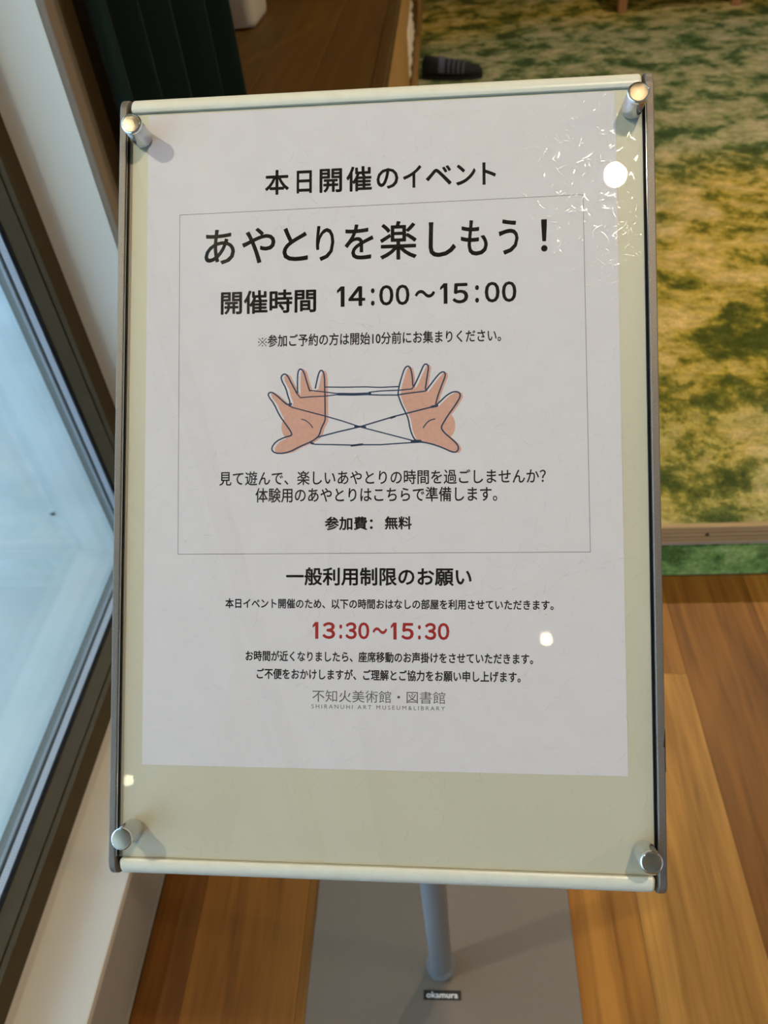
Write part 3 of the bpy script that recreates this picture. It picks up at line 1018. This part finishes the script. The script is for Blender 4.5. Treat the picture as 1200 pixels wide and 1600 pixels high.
def finish_print(bm, name, m, parent, label):
    for f in bm.faces:
        f.normal_update()
        if f.normal.z < 0: f.normal_flip()
    return bobj(name, bm, m, parent=parent, label=label)


def fit_text(body, left, right, top, bottom, m, bold=0.0, spacing=1.0, name='printed_line', label=None):
    bm = text_mesh(body, bold, spacing)
    x0 = px(*left).x; x1 = px(*right).x; y1 = px(*top).y; y0 = px(*bottom).y
    a0 = min(v.co.x for v in bm.verts); a1 = max(v.co.x for v in bm.verts)
    b0 = min(v.co.y for v in bm.verts); b1 = max(v.co.y for v in bm.verts)
    for v in bm.verts:
        v.co = Vector((x0 + (v.co.x - a0) / (a1 - a0) * (x1 - x0), y0 + (v.co.y - b0) / (b1 - b0) * (y1 - y0), INK + v.co.z))
    return finish_print(bm, name, m, paper, label)


def plain_one(b, t, bold):
    """a figure one without a foot: upright bar and short flag, as in the notice's type"""
    h = t - b; w = 0.105 * h + 2 * bold
    bm = bmesh.new()
    for pts in ([(0.40 * h - w, b), (0.40 * h, b), (0.40 * h, t), (0.40 * h - w, t)],
                [(0.40 * h - w, t), (0.08 * h, t - 0.19 * h), (0.08 * h, t - 0.19 * h - w * 0.9), (0.40 * h - w, t - w * 1.25)]):
        bm.faces.new([bm.verts.new((x, y, 0)) for x, y in pts])
    return bm


def fit_runs(runs, ref, left, right, top, bottom, m, bold=0.0, label=None, k=1.0):
    """runs: (text, x_left, x_right) on a scale given by 'left' and 'right' = (x, (u, v)); all share one
    baseline, scaled so that glyph 'ref' reaches from bottom to top"""
    (s0, p0), (s1, p1) = left, right
    q0 = px(*p0).x; q1 = px(*p1).x
    y1 = px(*top).y; y0 = px(*bottom).y
    rb = text_mesh(ref, bold)
    r0 = min(v.co.y for v in rb.verts); r1 = max(v.co.y for v in rb.verts); rb.free()
    rb0, rb1 = r0, r1
    out = bmesh.new()
    for body, xa, xb in runs:
        bm = plain_one(rb0, rb1, bold) if body == '１' else text_mesh(body, bold)
        a0 = min(v.co.x for v in bm.verts); a1 = max(v.co.x for v in bm.verts)
        X0 = q0 + (xa - s0) / (s1 - s0) * (q1 - q0); X1 = q0 + (xb - s0) / (s1 - s0) * (q1 - q0)
        for v in bm.verts:
            v.co = Vector((X0 + (v.co.x - a0) / (a1 - a0) * (X1 - X0), y0 + (v.co.y - r0) / (r1 - r0) * (y1 - y0), INK + v.co.z))
        me = bpy.data.meshes.new('tmp'); bm.to_mesh(me); bm.free(); out.from_mesh(me); bpy.data.meshes.remove(me)
    return finish_print(out, 'printed_line', m, paper, label)


fit_runs([('本', 262, 332), ('日', 354, 398), ('開', 420, 485), ('催', 497, 570), ('の', 583, 645), ('イ', 658, 710), ('ベ', 722, 795), ('ン', 807, 862), ('ト', 880, 918)],
         '開', (262, (414, 288)), (918, (775, 268)), (514, 263.5), (514, 301), M['ink'], 0.020)
fit_runs([('あ', 90, 180), ('や', 200, 298), ('と', 318, 392), ('り', 415, 468), ('を', 497, 580), ('楽', 598, 702), ('し', 735, 812), ('も', 825, 900), ('う', 930, 985), ('！', 1046, 1064)],
         '楽', (88, (318.4, 395)), (1065, (856, 370)), (627.5, 345), (627.5, 405.5), M['ink'], 0.012)
fit_text('開催時間', (345, 473), (494, 468), (479, 451), (380, 491), M['ink'], 0.022)
fit_runs([('１', 466, 488), ('４', 499, 548), ('：', 564, 575), ('０', 588, 629), ('０', 635, 675), ('～', 690, 748), ('１', 762, 783), ('５', 797, 842), ('：', 861, 872), ('０', 888, 930), ('０', 936, 977)],
         '０', (465, (526, 465)), (977, (807, 455)), (792.5, 439.5), (792.5, 472), M['ink'], 0.024)
fit_text('参加ご予約の方は開始10分前にお集まりください。', (418, 534), (783, 525), (611, 518), (435, 542), M['ink'], 0.018)
fit_text('見て遊んで、楽しいあやとりの時間を過ごしませんか？', (342.6, 748), (853, 743), (630, 734), (352.5, 759), M['ink'], 0.012)
fit_text('体験用のあやとりはこちらで準備します。', (399, 773), (777, 770), (655, 760.5), (407.5, 785.5), M['ink'], 0.014)
fit_text('参加費：', (507.6, 818), (582.5, 817), (545, 807.0), (523, 828.5), M['ink'], 0.026)
fit_text('無料', (601, 817), (643.5, 816), (627.5, 806.5), (610, 827.5), M['ink'], 0.026)
fit_text('一般利用制限のお願い', (447, 901), (737, 902), (605, 886.5), (490, 915), M['ink'], 0.024)
fit_text('本日イベント開催のため、以下の時間おはなしの部屋を利用させていただきます。', (352, 944), (865, 945), (605, 936), (605, 952), M['ink'], 0.025)
fit_runs([('１', 346, 366), ('３', 380, 424), ('：', 438, 448), ('３', 459, 498), ('０', 503, 541), ('～', 552, 602), ('１', 614, 634), ('５', 650, 692), ('：', 706, 716), ('３', 729, 768), ('０', 773, 812)],
         '０', (345, (488, 987)), (813, (702.6, 986)), (600, 972.7), (600, 999.2), M['ink_red'], 0.030, label='red time range')
fit_text('お時間が近くなりましたら、座席移動のお声掛けをさせていただきます。', (383.6, 1027), (833, 1029), (600, 1018.5), (600, 1035.5), M['ink'], 0.025)
fit_text('ご不便をおかけしますが、ご理解とご協力をお願い申し上げます。', (401, 1053), (813.5, 1058), (600, 1046.5), (600, 1063.8), M['ink'], 0.025)
fit_text('不知火美術館・図書館', (488, 1087), (695.7, 1090), (600, 1079.5), (600, 1098.5), M['ink_grey'], 0.0)
fit_text('SHIRANUHI ART MUSEUM&LIBRARY', (486.7, 1104), (695, 1107), (600, 1102.3), (600, 1108.8), M['ink_grey'], 0.0, spacing=1.45)


def ribbon(bm, pts, w, z, closed=False):
    """flat inked stroke of width w with round joints"""
    P = [Vector(p) for p in pts]
    for p, q in zip(P, P[1:]):
        d = q - p
        if d.length < 1e-6: continue
        n = Vector((-d.y, d.x)).normalized() * w / 2
        vs = [bm.verts.new((a.x, a.y, z)) for a in (p + n, p - n, q - n, q + n)]
        bm.faces.new(vs)
    for p in P:
        vs = [bm.verts.new((p.x + w / 2 * math.cos(t * math.pi / 4), p.y + w / 2 * math.sin(t * math.pi / 4), z + 0.0005)) for t in range(8)]
        bm.faces.new(vs)


def flat_poly(bm, pts, z):
    vs = [bm.verts.new((p.x, p.y, z)) for p in pts]
    for tri in tessellate_polygon([[Vector((p.x, p.y, 0)) for p in pts]]):
        try: bm.faces.new([vs[i] for i in tri])
        except ValueError: pass


def chaikin(pts, n=2):
    for _ in range(n):
        out = [pts[0]]
        for a, b in zip(pts, pts[1:]):
            a, b = Vector(a), Vector(b)
            out += [a.lerp(b, 0.25), a.lerp(b, 0.75)]
        out.append(pts[-1]); pts = out
    return [Vector(p) for p in pts]


# reference mark in front of the small line
rm = bmesh.new()
for du, dv in ((6, 6), (6, -6)):
    ribbon(rm, [px(410 - du, 534.6 - dv), px(410 + du, 534.6 + dv)], 0.42, INK)
for du, dv in ((-5.6, 0), (5.6, 0), (0, -5.6), (0, 5.6)):
    ribbon(rm, [px(410 + du, 534.6 + dv)], 0.95, INK + 0.004)
bobj('printed_mark', rm, M['ink'], parent=paper)
# thin rectangle around the event
fb = bmesh.new()
fr_ = [px(281, 336), px(911, 304), px(922.5, 862.5), px(278, 866), px(281, 336)]
ribbon(fb, fr_, 0.30, INK)
bobj('printed_frame', fb, M['ink_light'], parent=paper, label='thin printed rectangle')


def hp(x, y):
    return px(390 + x / 3.4286, 540 + y / 3.4286)


LH = [(352, 228), (358, 200), (368, 155), (378, 133), (390, 133), (398, 150), (402, 180), (402, 215), (404, 280), (405, 370), (405, 402), (385, 440), (374, 478), (360, 495),
      (330, 515), (270, 540), (215, 570), (155, 580), (122, 568), (118, 545), (142, 513), (185, 492), (226, 482), (224, 465), (200, 430), (160, 375), (130, 310),
      (105, 278), (98, 258), (115, 248), (140, 262), (175, 295), (207, 321), (218, 305), (205, 270), (195, 230), (172, 188), (168, 165), (186, 150), (203, 160),
      (222, 198), (245, 240), (257, 264), (256, 200), (258, 140), (272, 122), (290, 138), (305, 190), (322, 243)]
RH = [(795, 262), (800, 220), (815, 165), (830, 122), (846, 108), (862, 118), (872, 165), (875, 226), (890, 200), (920, 133), (933, 103), (947, 97), (960, 110), (952, 160),
      (938, 250), (965, 215), (1000, 168), (1025, 142), (1045, 140), (1050, 160), (1028, 215), (1008, 270), (994, 325), (1020, 300), (1060, 262), (1095, 245), (1124, 250),
      (1130, 272), (1105, 315), (1065, 370), (1037, 415), (1025, 440), (1042, 466), (1080, 498), (1110, 525), (1121, 550), (1110, 570), (1085, 571), (1030, 545), (960, 522),
      (905, 515), (880, 500), (860, 450), (850, 390), (836, 360), (812, 312), (795, 262)]
pl = bmesh.new()
shl = [(x + 17, y + 3) for x, y in LH] + [(340, 250)]
flat_poly(pl, [hp(x, y) for x, y in shl], INK)
flat_poly(pl, [hp(258 + 87 * math.cos(a), 438 + 87 * math.sin(a)) for a in [2 * math.pi * k / 40 for k in range(40)] if 258 + 87 * math.cos(a) < 330], INK - 0.003)
bobj('printed_hand', pl, M['skin_print'], parent=paper, label='pink fill of the drawn left hand')
pr = bmesh.new()
shr = [(x + 14, y + 4) for x, y in RH[:-1]]
flat_poly(pr, [hp(x, y) for x, y in shr], INK)
flat_poly(pr, [hp(1010 + 92 * math.cos(a), 428 + 92 * math.sin(a)) for a in [2 * math.pi * k / 40 for k in range(40)] if 1010 + 92 * math.cos(a) > 940], INK - 0.003)
bobj('printed_hand', pr, M['skin_print'], parent=paper, label='pink fill of the drawn right hand')
SW = 0.92
def stroke(bm, pts, w=SW, z=INK + 0.006, sm=True):
    q = [hp(*p) for p in pts]
    ribbon(bm, chaikin(q, 1) if sm else q, w, z)
ob = bmesh.new()
stroke(ob, LH)
stroke(ob, [(278, 394), (300, 400), (325, 420), (338, 440)], 0.62)
bobj('printed_outline', ob, M['ink_navy'], parent=paper, label='dark blue outline of the drawn left hand')
ob = bmesh.new()
stroke(ob, RH)
stroke(ob, [(930, 440), (950, 412), (970, 398), (993, 393)], 0.70)
bobj('printed_outline', ob, M['ink_navy'], parent=paper, label='dark blue outline of the drawn right hand')
st = bmesh.new()
Z2 = INK + 0.009
for pts, w in (([(405, 222), (500, 223), (620, 221), (700, 224), (800, 219)], 0.78),
               ([(322, 240), (400, 248), (460, 256), (500, 258)], 0.72),
               ([(257, 262), (272, 279), (330, 274), (400, 271), (475, 262)], 0.72),
               ([(475, 260), (560, 261), (645, 258)], 1.75),
               ([(640, 250), (700, 243), (800, 239), (870, 232), (880, 216)], 0.78),
               ([(640, 263), (700, 265), (790, 265), (835, 257), (940, 244)], 0.85),
               ([(215, 322), (228, 331), (300, 350), (400, 376), (500, 405), (590, 435), (740, 474), (890, 513)], 0.78),
               ([(360, 492), (470, 463), (590, 435), (700, 402), (780, 378), (900, 348), (990, 325)], 0.90),
               ([(328, 518), (350, 529), (470, 531), (545, 533), (610, 531), (700, 531), (830, 522), (930, 516)], 0.80),
               ([(545, 536), (605, 529)], 1.3), ([(755, 387), (778, 380)], 1.35), ([(975, 328), (1005, 322)], 1.5), ([(565, 433), (620, 436)], 1.2), ([(870, 513), (915, 512)], 1.8), ([(222, 312), (214, 322)], 1.4), ([(330, 522), (340, 525)], 1.4)):
    stroke(st, pts, w, Z2, False)
bobj('printed_string', st, M['ink_navy'], parent=paper, label='dark blue string stretched between the drawn hands')

# ------------------------------------------------------------------ maker's label on the base plate
def on_z(u, v, z):
    r = CAM_R @ Vector(((u - 600) / FPX, -(v - 800) / FPX, -1.0))
    return CAM_P + r * ((z - CAM_P.z) / r.z)


lab = link('label_plate', boxbm(-0.0285, 0.0285, -0.0065, 0.0065, 0, 0.0012, bevel=0.0004, seg=1), M['label_black'], parent=None)
lc = on_z(691, 1555, 0.006)
lmat = Matrix.Translation((lc.x, lc.y, 0.00605)) @ Matrix.Rotation(math.radians(0.5), 4, 'Z')
lab.matrix_basis = lmat
adopt(lab, bp_)
tm = text_mesh('okamura', 0.022, 1.02)
a0 = min(v.co.x for v in tm.verts); a1 = max(v.co.x for v in tm.verts); b0 = min(v.co.y for v in tm.verts); b1 = max(v.co.y for v in tm.verts)
for v in tm.verts:
    v.co = Vector(((v.co.x - a0) / (a1 - a0) * 0.048 - 0.024, (v.co.y - b0) / (b1 - b0) * 0.0085 - 0.0042, 0.0013 + v.co.z * 0.01))
tl = link('label_lettering', tm, M['label_text'], parent=None)
tl.matrix_basis = lmat
adopt(tl, bp_)
